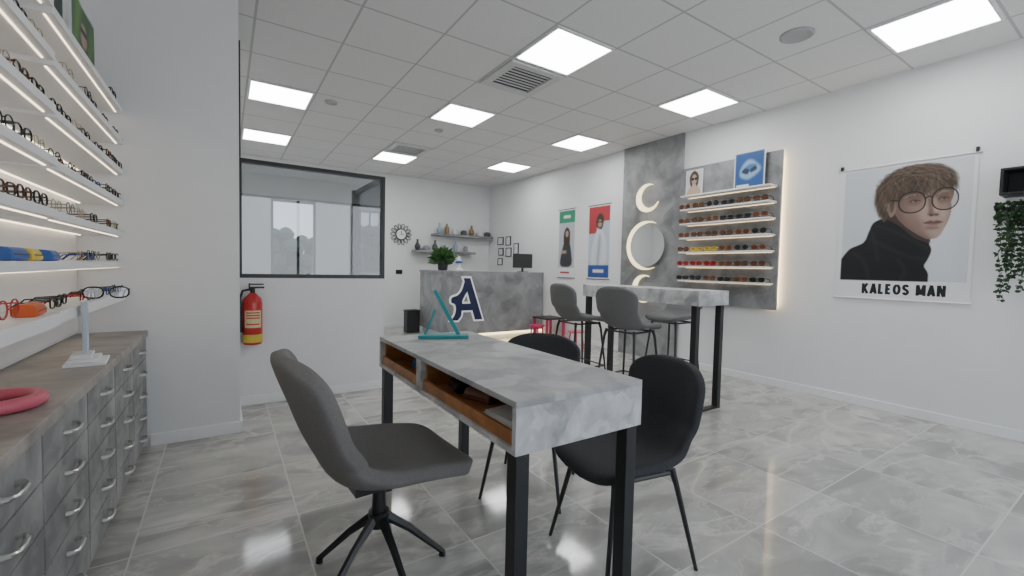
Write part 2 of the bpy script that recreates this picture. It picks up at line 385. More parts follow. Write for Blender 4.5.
def moon(yc, zc, R, lab, rot=0, mirror=False, k=.30, gap=62):
    root = empty("moon_lamp" if not mirror else "round_mirror", lab, "wall lamp" if not mirror else "mirror", (XR-.043, yc, zc))
    n = 32; a0 = radians(gap)
    out = [(R*cos(t), R*sin(t)) for t in [a0+(2*pi-2*a0)*i/n for i in range(n+1)]]
    ex, ey = R*cos(a0), R*sin(a0); cx = k*R; r2 = hypot(ex-cx, ey); b0 = atan2(ey, ex-cx)
    I = [(cx+r2*cos(t), r2*sin(t)) for t in [b0+(2*pi-2*b0)*i/n for i in range(n+1)]]
    cr_, sr = cos(rot), sin(rot)
    def pt(p, t): return (-t, -(p[0]*cr_-p[1]*sr), p[0]*sr+p[1]*cr_)
    vs = []; fs = []; m = M()
    for t in (0.006, .03):
        for j in range(n+1): vs.append(pt(out[j], t)); vs.append(pt(I[j], t))
    for j in range(n):
        a = 2*j; fs.append((a, a+1, a+3, a+2)); b = a+2*(n+1); fs.append((b, b+2, b+3, b+1))
        fs.append((a, a+2, b+2, b)); fs.append((a+1, b+1, b+3, a+3))
    m.add(vs, fs); m.obj("crescent_light", LEDY, root)
    if mirror:
        r3 = R*.86; c0 = R*.11
        M().prism(ell(c0, 0, r3, r3, 40), lambda a, b, t: (-t, -a, b), .0405, .05).obj("mirror_disc", MIRROR, root)
        M().prism(ell(c0, 0, r3-.03, r3-.03, 40), lambda a, b, t: (-t, -a, b), 0, .0404).obj("mirror_back", PAPER, root)
    return root
moon(4.36, 2.37, .205, "glowing yellow crescent moon lamp on the concrete panel", k=.24, gap=40, rot=.35)
moon(4.36, 1.67, .36, "round wall mirror with a glowing crescent rim on concrete panel", mirror=True, k=.16, gap=62)
moon(4.38, 1.03, .205, "lower glowing crescent moon lamp on the concrete panel", k=.24, gap=40, rot=.35)

# ------------------------------------------------------------------ glasses
def rim(m, cy, cz, a, b, sq, r, mi=0, n=18):
    P = []
    for i in range(n):
        t = 2*pi*i/n; c, s = cos(t), sin(t); e = sq
        P.append((0, cy+a*(abs(c)**e)*(1 if c > 0 else -1), cz+b*(abs(s)**e)*(1 if s > 0 else -1)))
    m.tube(P, r, 5, closed=True, mi=mi); return P
def make_glasses(kind, color, dark, group, label, simple=False, lens=None):
    a, b, sq, r = {"round": (.029, .025, 1, .0024), "square": (.031, .020, .6, .0034), "panto": (.030, .023, .8, .0034), "wire": (.028, .023, 1, .0014)}[kind]
    if dark: r *= 1.3
    a *= 1.03; cy = a+.0095; cz = b+.006
    m = M(); P1 = rim(m, cy, cz, a, b, sq, r); P2 = rim(m, -cy, cz, a, b, sq, r)
    m.tube([(0, cy-a, cz+.006), (.004, 0, cz+.011), (0, -cy+a, cz+.006)], r, 5)
    for s in (1, -1):
        m.tube([(0, s*(cy+a), cz+.012), (-.012, s*(cy+a+.003), cz+.012), (-.10, s*(cy+a), cz+.006), (-.13, s*(cy+a-.004), .004)], [r*1.1, r*1.1, r, r], 5)
    lm = lens or (DLENS if dark else LENS)
    if simple:
        for P in (P1, P2): m.add(P, [tuple(range(len(P)))], 1)
        o = m.obj("sunglasses" if dark else "eyeglasses", [color, lm], smooth=True)
    else:
        o = m.obj("sunglasses" if dark else "eyeglasses", color, smooth=True)
        for P in (P1, P2): M().add(P, [tuple(range(len(P)))]).obj("lens", lm, o)
    tag(o, label, "glasses", group)
    return o
gm = {"black": mat("black_acetate", (.012, .012, .012), .2), "tortoiseshell": mat("tortoise_acetate", (.085, .035, .016), .2, noise=.8, nscale=60),
      "gold wire": mat("gold_wire", (.40, .31, .20), .3, 1), "clear grey": mat("smoky_acetate", (.25, .24, .23), .2), "red": mat("red_acetate", (.42, .02, .02), .25), "blue": mat("blue_acetate", (.03, .07, .28), .25), "yellow": YEL, "brown": mat("brown_acetate", (.20, .08, .03), .2)}
protoL = []
for k, c in (("round", "black"), ("square", "tortoiseshell"), ("wire", "gold wire"), ("panto", "black"), ("panto", "tortoiseshell"), ("round", "clear grey"), ("square", "blue"), ("panto", "red"), ("square", "black")):
    protoL.append([make_glasses(k, gm[c], False, "eyeglasses on the lit shelf wall", "%s %s rimmed eyeglasses on a lit white shelf" % (c, k if k != "wire" else "thin")), False])
BLENS = mat("brown_lens", (.12, .05, .025), .08); RLENS = mat("red_lens", (.20, .015, .01), .08); YLENS = mat("amber_lens", (.5, .3, .03), .1)
protoR = []
for k, c, l in (("square", "black", DLENS), ("panto", "tortoiseshell", BLENS), ("round", "black", DLENS), ("panto", "red", RLENS), ("square", "yellow", YLENS), ("panto", "brown", BLENS)):
    protoR.append([make_glasses(k, gm[c], True, "sunglasses on the wall display", "%s %s framed sunglasses on a white wall shelf" % (c, k), True, l), False])
def put(protos, i, loc, rz, sc=1.0):
    p = protos[i]
    if not p[1]: p[1] = True; o = p[0]; o.location = loc; o.rotation_euler = (0, 0, rz)
    else: o = dup(p[0], loc, rz)
    o.scale = (sc, sc, sc)
ZL = [2.27, 2.07, 1.87, 1.67, 1.47, 1.27, 1.07]
XF = -.555
for bank, (ya, yb, xf) in enumerate(((2.46, 3.83, XF), (1.2, 2.40, -.54))):
    box("shelf_back_panel", (XL+.001, XL+.015, ya, yb, .83, 2.9), WHITE, label="white backing panel behind the lit eyeglasses shelves", category="wall panel")
    for z in ZL:
        th = .05 if z < 1.1 else .034
        s = box("display_shelf", (XL+.016, xf, ya, yb, z-th, z), WHITE, bevel=.002, label="white shelf with warm led strip holding rows of eyeglasses", category="shelf", group="lit eyeglasses shelves")
        box("led_strip", (XL+.03, XL+.040, ya+.02, yb-.02, z-th-.005, z-th-.0005), LED, s)
        if z > 1.1: box("led_strip", (xf-.034, xf-.028, ya+.02, yb-.02, z-th-.004, z-th-.0005), LED, s)
for zi, z in enumerate(ZL):
    y = 2.555
    while y < 3.79:
        skip = (zi == 0 and y < 3.5) or (zi == 5 and y < 2.72)
        if not skip: put(protoL, random.choice([0, 1, 2, 3, 3, 0, 4, 5, 8, 1, 6, 8, 2] + ([7, 7] if z < 1.2 else [])), (XF-.01-random.uniform(0, .04), y+random.uniform(-.003, .003), z+.003), random.uniform(-.05, .05), random.uniform(.90, .98))
        y += .154
    if zi != 5:
        for y in (1.84, 1.995, 2.15, 2.305):
            if z > 1.2: put(protoL, random.choice([0, 3, 4, 8, 1, 2]), (-.565, y, z+.003), random.uniform(-.05, .05), .95)
for zi, z in enumerate(SZ[1:]):
    for j in range(6):
        y = 2.63+j*.195
        c = 4 if (zi == 3 and j in (3, 4)) else (random.choice([3, 5, 3]) if zi == 4 and j > 1 else random.choice([0, 1, 5, 1, 2, 5, 0]))
        put(protoR, c, (XR-.23, y+random.uniform(-.004, .004), z+.004), pi+random.uniform(-.04, .04), 1.12)
g = make_glasses("round", gm["red"], False, "coloured glasses on low shelf", "red round eyeglasses beside an orange glasses case"); g.location = (-.60, 2.12, 1.073); g.scale = (1.2,)*3
def case(loc, m, lab, rz=0, L=.16, sc=1):
    e = M(); pr = [(a*sc, b*sc) for a, b in smoothp([(-.028, 0), (.028, 0), (.034, .02), (.02, .042), (-.02, .042), (-.034, .02)], 3)]
    e.prism(pr, lambda a, b, t: (a, t, b), -L/2, L/2); o = e.obj("glasses_case", m, smooth=True, bevel=.004)
    tag(o, lab, "glasses case", loc=loc, rz=rz)
    M().box(-.036*sc, .036*sc, -L/2+.004, L/2-.004, .019*sc, .022*sc).obj("case_seam", BLKP, o)
case((-.60, 2.30, 1.071), ORANGE, "orange leather glasses case on a white shelf", .1, .15)
case((-.62, 2.57, 1.272), BLUE, "blue hard glasses case on a white shelf", .05, .12)
case((-.60, 2.27, 1.272), YEL, "yellow hard glasses case on a white shelf", .05, .12)
case((-.60, 2.12, 1.272), BLUE, "blue hard glasses case on a white shelf", -.05, .12)

# ------------------------------------------------------------------ drawer cabinets
U0 = None
W = .506
for i in range(6):
    ys = .80+i*(W+.0015)
    if U0 is None:
        U0 = empty("drawer_cabinet", "grey stone look cabinet with five drawers and metal pulls", "cabinet", (XL+.001, ys, 0), group="drawer cabinets under the shelf wall")
        M().box(.01, .325, .003, W-.003, .06, .765).box(.01, .29, .003, W-.003, 0, .06).obj("body", CABM, U0)
        for r in range(5):
            z0 = .068+r*.1396
            d = box("drawer", (.326, .345, .005, W-.005, z0, z0+.1345), CABM, U0, bevel=.002)
            yc = W/2; zc = z0+.075
            M().tube([(.3455, yc-.052, zc), (.362, yc-.050, zc), (.371, yc-.036, zc-.002), (.373, yc, zc-.003), (.371, yc+.036, zc-.002), (.362, yc+.050, zc), (.3455, yc+.052, zc)], [.009, .0075, .007, .0075, .007, .0075, .009], 8).obj("handle", CHROME, d, smooth=True)
    else: dup(U0, (XL+.001, ys, 0))
box("countertop", (XL+.002, -.445, .78, 3.848, .767, .807), CABT, bevel=.003, label="long warm grey stone look worktop over the drawer cabinets", category="countertop")
st = empty("display_stand", "white acrylic stand with stacked base plates on the worktop", "display stand", (-.53, 2.72, .8075), .1)
M().box(-.07, .07, -.10, .10, 0, .014).box(-.058, .045, -.085, .085, .0145, .03).box(-.05, .02, -.07, .07, .0305, .048).obj("base", WHITE, st, bevel=.003)
M().box(-.012, .004, -.035, .035, .0485, .28).obj("upright", mat("card_pale_blue", (.5, .57, .66), .5), st, bevel=.003)
M().tube([(-.008, -.06, .287), (-.004, 0, .283), (-.008, .06, .287)], .006, 6).obj("cross_bar", WHITE, st)
g = make_glasses("panto", gm["black"], False, "glasses on the white stand", "large black eyeglasses resting on the white display stand"); g.location = (-.455, 2.69, 1.10); g.rotation_euler = (0, 0, -1.3); g.scale = (1.1,)*3
m = M(); m.tube([(.095*cos(2*pi*i/36), .095*sin(2*pi*i/36), .022) for i in range(36)], .022, 10, closed=True)
tag(m.obj("ring_tray", PINK, smooth=True), "thick pink plastic ring lying on the grey worktop", "ring", loc=(-.60, 2.0, .8075))

# ------------------------------------------------------------------ printed posters
SKC = (.45, .30, .23); HRC = (.05, .03, .02); BLK = (.01, .01, .013); WHT = (.78, .79, .8)
R4 = lambda a, b, c, d: [(a, b), (c, b), (c, d), (a, d)]
sm = smoothp
def small_poster(nm, lab, wid, hgt, bg, art, loc, rz):
    o = empty(nm, lab, "poster", loc, rz)
    M().box(-.008, 0, -wid/2, wid/2, 0, hgt).obj("poster_board", PAPER, o)
    c = Ink(50, 60, wid, hgt, WHT); c.poly(R4(.04, .03, .96, .97), bg)
    for (poly, col, g) in art: c.poly([(a, 1-b) for a, b in poly], col, 1, g)
    c.obj("printed_picture", lambda u, v: (.0008, (u-.5)*wid, (1-v)*hgt), o); return o
small_poster("poster", "green leafy advertising poster standing on the top shelf", .5, .42, (.05, .12, .05),
    [(sm([(.1, .2), (.4, .9), (.2, .95)]), (.12, .25, .06), 2), (sm([(.7, .3), (.95, .7), (.8, .95)]), (.10, .2, .05), 2), (sm([(.3, .05), (.7, .05), (.65, .45), (.5, .6), (.35, .45)]), HRC, 1), (ell(.5, .62, .13, .16), SKC, 1), (R4(.36, .64, .64, .70), BLK, .7)], (-.66, 3.45, 2.2705), 0)
small_poster("poster", "dark framed photo poster standing on the top shelf", .45, .5, (.02, .03, .03),
    [(sm([(.2, .04), (.8, .04), (.7, .3), (.3, .3)]), (.2, .3, .4), 2), (ell(.5, .55, .18, .2), SKC, 2), (sm([(.3, .6), (.5, .85), (.7, .6), (.5, .7)]), HRC, 1)], (-.66, 2.85, 2.2705), 0)
small_poster("poster", "white portrait print of a woman in sunglasses on top shelf", .24, .34, (.62, .62, .62),
    [(sm([(.1, .02), (.9, .02), (.8, .3), (.6, .42), (.4, .42), (.2, .3)]), (.5, .36, .26), 1), (sm([(.3, .36), (.22, .75), (.5, .96), (.78, .75), (.7, .36), (.5, .5)]), HRC, 1), (ell(.5, .62, .16, .2), SKC, 1), (ell(.41, .65, .09, .06), BLK, .5), (ell(.60, .65, .09, .06), BLK, .5)], (XR-.13, 3.55, 2.2905), pi)
small_poster("poster", "blue and white product poster standing on the top shelf", .36, .43, (.02, .08, .25),
    [(sm([(.2, .35), (.5, .25), (.85, .45), (.8, .6), (.5, .78), (.25, .6)]), (.22, .38, .55), 1.5), (sm([(.3, .5), (.5, .65), (.75, .6), (.6, .45)]), (.05, .15, .35), 1), (sm([(.25, .45), (.45, .38), (.5, .5), (.35, .55)]), (.02, .03, .06), .7), (sm([(.55, .42), (.75, .48), (.7, .58), (.55, .52)]), (.02, .03, .06), .7), (R4(.1, .06, .5, .11), WHT, .5)], (XR-.13, 2.83, 2.2905), pi)

# big portrait
PW, PH, PY, PZ = .98, 1.275, 1.945, 2.345
pp = empty("wall_poster", "large hanging poster of a person in round glasses and black coat", "poster", (XR, PY, PZ-PH))
M().box(-.008, -.003, -PW, 0, 0, PH).obj("poster_sheet", PAPER, pp)
M().cyl((-.012, .02, PH), (-.012, -PW-.02, PH), .009, n=10).obj("poster_rod", WHITE, pp)
M().cyl((-.012, .01, 0), (-.012, -PW-.01, 0), .008, n=10).obj("poster_rod", WHITE, pp)
for yy in (-.01, -PW+.01): M().box(-.03, -.001, yy-.01, yy+.01, PH, PH+.04).obj("poster_hook", BLKP, pp)
c = Ink(270, 340, PW, PH, WHT)
c.poly(R4(.03, .02, .97, .86), (.58, .61, .64), 1, .5)
c.poly(sm([(.6, .1), (1.0, .1), (1.0, .8), (.7, .8)]), (.68, .70, .72), .6, 14)
c.poly(R4(-.1, -.1, .03, 1.1), WHT, 1, .5); c.poly(R4(.97, -.1, 1.1, 1.1), WHT, 1, .5); c.poly(R4(-.1, .86, 1.1, 1.1), WHT, 1, .5)
SKL, SKM, SKD, SKX = (.38, .275, .225), (.24, .162, .128), (.13, .080, .062), (.05, .03, .024)
c.poly(sm([(.34, .50), (.35, .34), (.47, .30), (.64, .46), (.68, .56), (.62, .66), (.42, .62)]), SKX, 1, 1)
face = sm([(.40, .20), (.50, .10), (.70, .11), (.818, .20), (.826, .27), (.812, .31), (.818, .36), (.806, .42), (.782, .475), (.742, .54), (.69, .560), (.62, .545), (.49, .46), (.41, .36)])
fm = c.poly(face, SKL, 1, .8)
c.poly(sm([(.36, .20), (.47, .24), (.50, .36), (.575, .47), (.67, .53), (.70, .60), (.50, .56), (.38, .44)]), SKD, .95, 8, fm)
c.poly(sm([(.44, .30), (.52, .34), (.56, .44), (.64, .50), (.60, .54), (.48, .44)]), SKM, .6, 7, fm)
c.poly(sm([(.52, .37), (.60, .37), (.625, .46), (.57, .48)]), SKD, .5, 6, fm)
c.poly(sm([(.45, .14), (.84, .14), (.84, .25), (.47, .27)]), SKD, .8, 5, fm)
c.poly(sm([(.785, .24), (.86, .28), (.86, .46), (.79, .50), (.80, .38)]), SKM, .9, 4, fm)
c.poly(sm([(.58, .375), (.65, .355), (.655, .40), (.60, .42)]), (.46, .34, .28), .6, 6, fm)
c.poly(sm([(.74, .365), (.785, .365), (.78, .41), (.745, .42)]), (.46, .34, .28), .6, 5, fm)
c.poly(sm([(.655, .495), (.72, .495), (.735, .53), (.69, .545), (.65, .53)]), (.42, .31, .255), .5, 5, fm)
for (ex, ey) in ((.545, .285), (.757, .28)): c.poly(ell(ex, ey, .06, .036), SKD, .85, 4, fm)
c.poly(sm([(.64, .472), (.72, .475), (.74, .486), (.69, .496), (.64, .488)]), SKD, .75, 2.5, fm)
c.poly(sm([(.345, .27), (.385, .255), (.415, .31), (.405, .37), (.375, .39), (.35, .33)]), SKM, 1, .9)
c.poly(sm([(.365, .29), (.39, .285), (.40, .33), (.38, .36)]), SKX, .8, 1.5)
c.poly(sm([(.640, .27), (.672, .27), (.682, .34), (.69, .38), (.67, .40), (.645, .39), (.652, .35)]), SKD, .9, 3)
c.poly(sm([(.685, .27), (.70, .28), (.722, .35), (.712, .372), (.694, .36)]), (.50, .38, .32), .75, 2)
c.poly(sm([(.655, .385), (.675, .402), (.70, .400), (.73, .402), (.725, .388), (.70, .383)]), SKD, .9, 2)
c.stroke(curve([(.660, .388), (.672, .397), (.685, .392)]), .010, (.03, .018, .015), .9, soft=2); c.stroke(curve([(.702, .393), (.714, .396), (.722, .389)]), .009, (.03, .018, .015), .9, soft=2)
c.poly(sm([(.622, .447), (.665, .430), (.693, .437), (.718, .431), (.758, .446), (.72, .449), (.67, .450)]), (.15, .07, .06), 1, 1.2)
c.poly(sm([(.63, .449), (.69, .452), (.752, .448), (.715, .466), (.67, .466)]), (.25, .125, .105), 1, 1.4)
c.stroke(curve([(.622, .447), (.67, .449), (.70, .4505), (.758, .446)]), .007, (.03, .012, .012), .95, soft=1.5)
for (ex, ey) in ((.550, .288), (.757, .284)):
    c.poly(ell(ex, ey, .028, .009), (.24, .21, .19), 1, 1); c.poly(ell(ex+.004, ey-.001, .0125, .0095), (.012, .008, .007), 1, .7)
    c.stroke(curve([(ex-.035, ey+.002), (ex-.01, ey-.010), (ex+.033, ey-.002)]), .011, (.012, .008, .006), .95, soft=1.5)
coat = [(.03, .862), (.03, .70)]+curve([(.03, .70), (.09, .62), (.19, .57), (.225, .49), (.255, .425), (.33, .40), (.44, .455), (.56, .55), (.66, .59), (.69, .64), (.67, .70), (.645, .75), (.675, .80), (.68, .862)], 6)
cm = c.poly(coat, (.005, .0055, .007), 1, .8)
for P in ([(.28, .445), (.42, .50), (.55, .57), (.65, .62)], [(.25, .55), (.38, .62), (.52, .68), (.64, .70)], [(.12, .65), (.20, .72), (.24, .84)], [(.45, .70), (.50, .78), (.48, .85)], [(.25, .50), (.28, .60), (.30, .70)]):
    c.stroke(curve(P), .018, (.016, .018, .022), .8, soft=9, clip=cm)
hair = sm([(.31, .40), (.275, .34), (.255, .26), (.268, .17), (.335, .085), (.45, .038), (.60, .028), (.74, .055), (.83, .11), (.858, .18), (.848, .235), (.825, .205), (.79, .232), (.755, .21), (.71, .235), (.67, .205), (.62, .24), (.56, .222), (.52, .255), (.475, .24), (.44, .28), (.41, .262), (.395, .32), (.37, .28), (.345, .29), (.355, .37), (.335, .42)], 6)
hm = c.poly(hair, (.055, .036, .025), 1, 2.4)
rnd = random.Random(3)
for i in range(330):
    q = rnd.random(); sx = .40+.22*rnd.random(); sy = .02+.09*rnd.random()
    if q < .6: ex_, ey_ = .42+.46*rnd.random(), .15+.11*rnd.random()
    else: ex_, ey_ = .24+.18*rnd.random(), .16+.27*rnd.random()
    mx_, my_ = (sx+ex_)/2+(.07 if ex_ > sx else -.08)+.08*(rnd.random()-.5), (sy+ey_)/2-.05*rnd.random()
    col = rnd.choice([(.14, .096, .066), (.10, .068, .047), (.02, .014, .01), (.03, .02, .015), (.045, .03, .021), (.19, .135, .095)])
    c.stroke(curve([(sx, sy), (mx_, my_), (ex_, ey_)], 4), .003+.005*rnd.random(), col, .5, soft=1.8, clip=np.clip(hm*1.6, 0, 1))
for i in range(60):
    x = .44+.41*rnd.random(); c.stroke(curve([(x-.03, .16), (x+.01, .20), (x+.05*(rnd.random()-.3), .235+.04*rnd.random())], 4), .004, rnd.choice([(.045, .03, .021), (.10, .07, .05)]), .6, soft=1.8)
for i in range(40):
    a = pi*1.02+rnd.random()*pi*.96; x, y = .56+.285*cos(a), .17+.135*sin(a); c.stroke(curve([(x, y), (x+.02*cos(a), y+.012*sin(a)), (x+.03*cos(a+1.1), y+.018*sin(a+1.1))], 3), .0035, (.08, .055, .04), .55, soft=1.8)
for (gx, gy) in ((.528, .294), (.768, .288)):
    c.poly(ell(gx, gy, .093, .072, 32, .9), (.15, .09, .068), .40, .8)
    c.stroke(ell(gx, gy, .096, .0745, 40, .9), .011, (.012, .008, .008), 1, closed=True, soft=1)
    c.stroke(curve([(gx-.055, gy-.035), (gx-.02, gy-.052), (gx+.02, gy-.052)]), .006, (.6, .58, .55), .3, soft=2)
c.stroke(curve([(.624, .275), (.65, .260), (.674, .272)]), .010, (.012, .008, .008), 1, soft=1)
c.stroke([(.375, .268), (.434, .274)], .011, (.012, .008, .008), 1, soft=1)
c.obj("printed_portrait", lambda s_, v: (-.0088, -(s_+.2*s_*(1-s_))*PW, (1-v)*PH), pp)
LET = {'K': (.95, [[(0, 0), (0, 1)], [(.05, .40), (.88, 1)], [(.28, .56), (.95, 0)]]), 'A': (1.05, [[(0, 0), (.52, 1)], [(.53, 1), (1.05, 0)], [(.2, .25), (.85, .25)]]),
       'L': (.72, [[(0, 1), (0, 0)], [(-.2, .10), (.75, .10)]]), 'E': (.78, [[(0, 0), (0, 1)], [(-.2, .10), (.78, .10)], [(0, .5), (.68, .5)], [(-.2, .90), (.78, .90)]]),
       'O': (1.05, [[(.52+.52*sin(a), .5+.40*cos(a)) for a in [2*pi*i/24 for i in range(25)]]]),
       'S': (.88, [curve([(.86, .76), (.70, .88), (.42, .90), (.10, .80), (.10, .62), (.45, .51), (.80, .39), (.86, .22), (.60, .10), (.30, .10), (.02, .24)], 4)]),
       'M': (1.3, [[(0, 0), (0, 1)], [(.04, 1), (.65, .1)], [(.65, .1), (1.26, 1)], [(1.3, 1), (1.3, 0)]]), 'N': (1.0, [[(0, 0), (0, 1)], [(.05, 1), (.95, 0)], [(1.0, 0), (1.0, 1)]])}
def letters(txt, x, z, h, w, gap, hw, parent, m, t=.0092):
    k = 0
    for ch in txt:
        if ch == ' ': x += w*.45+gap*.8; continue
        mm = M(); adv, paths = LET[ch]
        for path in paths:
            k += 1; tt = t+k*.00001
            mm.ribbon([(x+px*w, z+pz*h) for px, pz in path], hw, lambda a, b, q: (-q, -a, b), tt, tt+.0004)
        mm.obj("printed_letter", m, parent); x += w*adv+gap
letters("KALEOS MAN", .235, .048, .098, .0360, .0285, .0110, pp, PBLK)

# wall box shelf + hanging plant
bs = M(); a, b, cc, d = .28, .81, 1.94, 2.15; D0, D1 = XR-.20, XR-.001; t = .018
bs.box(D0, D1, a, b, cc, cc+t); bs.box(D0, D1, a, b, d-t, d); bs.box(D0, D1, a, a+t, cc+t, d-t); bs.box(D0, D1, b-t, b, cc+t, d-t); bs.box(D1-.006, D1, a+t, b-t, cc+t, d-t)
tag(bs.obj("box_shelf", BLKP, bevel=.002), "black rectangular open box shelf mounted on the wall", "shelf")
pl = empty("hanging_plant", "trailing green ivy in a black wall pot under a box shelf", "plant", (XR-.09, .745, 1.72))
M().lathe([(.04, .03), (.05, .04), (.068, .13), (.062, .13), (.05, .10), (.01, .10)], n=20).obj("pot", BLKP, pl, smooth=True)
M().box(.05, .088, -.02, .02, .06, .10).obj("bracket", BLKP, pl)
vm = M(); lf = M()
def leaf(m, p, dr, L, W, mi=0):
    d = Vector(dr).normalized(); s = d.cross(Vector((random.uniform(-1, 1), random.uniform(-1, 1), .4))).normalized(); n = d.cross(s)*.15
    p = Vector(p); m.add([p, p+d*L*.35+s*W/2, p+d*L*.7+s*W*.4-n*L, p+d*L, p+d*L*.7-s*W*.4-n*L, p+d*L*.35-s*W/2, p+d*L*.45+n*L], [(0, 1, 6), (1, 2, 6), (2, 3, 6), (3, 4, 6), (4, 5, 6), (5, 0, 6)], mi)
for i in range(16):
    a = pi/2+pi*random.random() if i % 3 else random.uniform(0, 2*pi); rr = random.uniform(.04, .09); hang = random.uniform(.12, .64)
    e = [Vector((rr*.5*cos(a), rr*.5*sin(a), .11)), Vector((.9*rr*cos(a)-.02, rr*1.1*sin(a), .16)), Vector((1.0*rr*cos(a)-.035, 1.15*rr*sin(a), .08))]
    q = e[-1].copy()
    while q.z > .05-hang: q = q+Vector((random.uniform(-.01, .01), random.uniform(-.010, .010), -.04)); e.append(q.copy())
    for v in e: v.x = min(v.x, .07)
    vm.tube(e, .002, 4)
    for v in e[1:]:
        for k in range(4): leaf(lf, v, (random.uniform(-1, .3), random.uniform(-1, 1), random.uniform(-1, .4)), random.uniform(.024, .040), .022)
for i in range(110):
    a = random.uniform(0, 2*pi); z = random.uniform(.03, .17); rr = .07
    leaf(lf, (rr*cos(a)*.9-.005, rr*sin(a), z), (cos(a)*.5-.3, sin(a)*.6, random.uniform(-1, .5)), .042, .028)
vm.obj("stem", DGREEN, pl); lf.obj("foliage", DGREEN, pl)

# ------------------------------------------------------------------ banners and frames
def banner(y1, y0, z0, z1, art, lab):
    W = y1-y0; Hh = z1-z0
    e = empty("wall_banner", lab, "banner", (XR, y1, z0))
    M().box(-.006, -.002, -W, 0, 0, Hh).obj("banner_sheet", PAPER, e)
    M().cyl((-.008, .01, Hh), (-.008, -W-.01, Hh), .007, n=8).obj("banner_rod", BLKP, e)
    M().cyl((-.008, .01, 0), (-.008, -W-.01, 0), .007, n=8).obj("banner_rod", BLKP, e)
    c = Ink(50, 120, W, Hh, WHT)
    for (poly, col, g) in art: c.poly([(a, 1-b) for a, b in poly], col, 1, g)
    c.obj("printed_picture", lambda u, v: (-.0068, -u*W, (1-v)*Hh), e)
GRY = (.50, .53, .56); GRN = (.03, .26, .14); RDC = (.45, .04, .05); BLU = (.03, .08, .30)
banner(6.47, 6.0, 1.14, 2.40, [(R4(.03, .02, .97, .98), GRY, .5), (R4(.03, .80, .97, .98), GRN, .5), (sm([(.15, .18), (.8, .18), (.78, .40), (.62, .56), (.45, .58), (.25, .42)]), (.04, .04, .05), 1), (sm([(.35, .5), (.34, .66), (.52, .74), (.7, .66), (.66, .48)]), HRC, .8), (ell(.52, .64, .09, .045), SKC, .7), (R4(.2, .36, .5, .40), SKC, 1), (R4(.03, .02, .97, .15), WHT, .5), (R4(.15, .06, .7, .09), RDC, .5), (R4(.3, .87, .7, .91), WHT, .5)], "narrow wall banner with green header and dark haired figure")
banner(5.66, 5.14, 1.14, 2.39, [(R4(.03, .02, .97, .98), (.50, .55, .62), .5), (R4(.03, .62, .40, .98), RDC, .5), (R4(.03, .78, .97, .98), RDC, .5), (sm([(.15, .2), (.80, .2), (.85, .45), (.68, .64), (.48, .68), (.28, .55)]), (.66, .68, .72), 1), (sm([(.42, .2), (.52, .2), (.60, .5), (.54, .62), (.46, .5)]), (.38, .43, .52), 1.5), (sm([(.40, .70), (.38, .82), (.54, .89), (.70, .82), (.64, .68)]), HRC, .8), (ell(.53, .75, .09, .05), (.38, .25, .19), .7), (R4(.42, .757, .65, .778), BLK, .6), (R4(.03, .02, .97, .19), BLU, .5), (R4(.25, .09, .75, .13), WHT, .6)], "wall banner with red top blue base and figure in white")
for (y, z, wd, hg) in ((8.55, 1.82, .24, .18), (8.52, 1.58, .20, .17), (8.22, 1.80, .20, .20), (8.20, 1.55, .22, .20), (8.55, 1.36, .20, .16), (7.9, 1.6, .18, .24)):
    e = empty("picture_frame", "small black framed certificate hanging on the wall", "picture frame", (XR, y, z), group="small framed certificates")
    M().box(-.02, -.001, -wd/2, wd/2, 0, .018).box(-.02, -.001, -wd/2, wd/2, hg-.018, hg).box(-.02, -.001, -wd/2, -wd/2+.018, .018, hg-.018).box(-.02, -.001, wd/2-.018, wd/2, .018, hg-.018).obj("frame", BLKP, e)
    M().box(-.012, -.002, -wd/2+.018, wd/2-.018, .018, hg-.018).obj("print", PAPER, e)

# ------------------------------------------------------------------ far wall items
ck = empty("wall_clock", "round wall clock with white face and dark looped metal rim", "clock", (3.12, YF, 1.96))
M().prism(ell(0, 0, .105, .105, 28), lambda a, b, t: (a, -t, b), .01, .03).obj("clock_face", WHITE, ck)
m = M(); m.tube([(.11*cos(2*pi*i/28), -.025, .11*sin(2*pi*i/28)) for i in range(28)], .010, 6, closed=True)
for i in range(14):
    t = 2*pi*i/14; cx, cz = .17*cos(t), .17*sin(t)
    m.tube([(cx+(.055*cos(a)*cos(t)-.028*sin(a)*sin(t)), -.02, cz+(.055*cos(a)*sin(t)+.028*sin(a)*cos(t))) for a in [2*pi*j/14 for j in range(14)]], .0065, 5, closed=True)
m.obj("looped_rim", BLKP, ck)
M().box(-.006, .006, -.042, -.037, 0, .07).box(0, .05, -.042, -.037, -.005, .005).obj("clock_hand", BLKP, ck)
for (x0, x1, z) in ((3.80, 5.26, 2.02), (3.36, 4.8, 1.64)):
    box("wall_shelf", (x0, x1, YF-.24, YF-.001, z-.05, z), CONCD, bevel=.003, label="long grey concrete look shelf on the wall behind reception", category="shelf", group="reception wall shelves")
VC = [mat("ceramic_grey", (.3, .3, .32), .4), mat("ceramic_white", (.7, .7, .7), .3), mat("ceramic_dark", (.06, .06, .07), .4), mat("bronze", (.3, .2, .1), .4, .6), mat("pale_blue_glaze", (.3, .42, .5), .3)]
profs = [[(.04, 0), (.06, .05), (.06, .10), (.025, .16), (.02, .21), (.028, .23)], [(.045, 0), (.05, .08), (.045, .15), (.02, .18), (.02, .23)], [(.05, 0), (.055, .02), (.05, .09), (.04, .12), (.045, .13)], [(.05, 0), (.05, .13), (.045, .14)], [(.065, 0), (.08, .05), (.06, .10), (.03, .11)]]
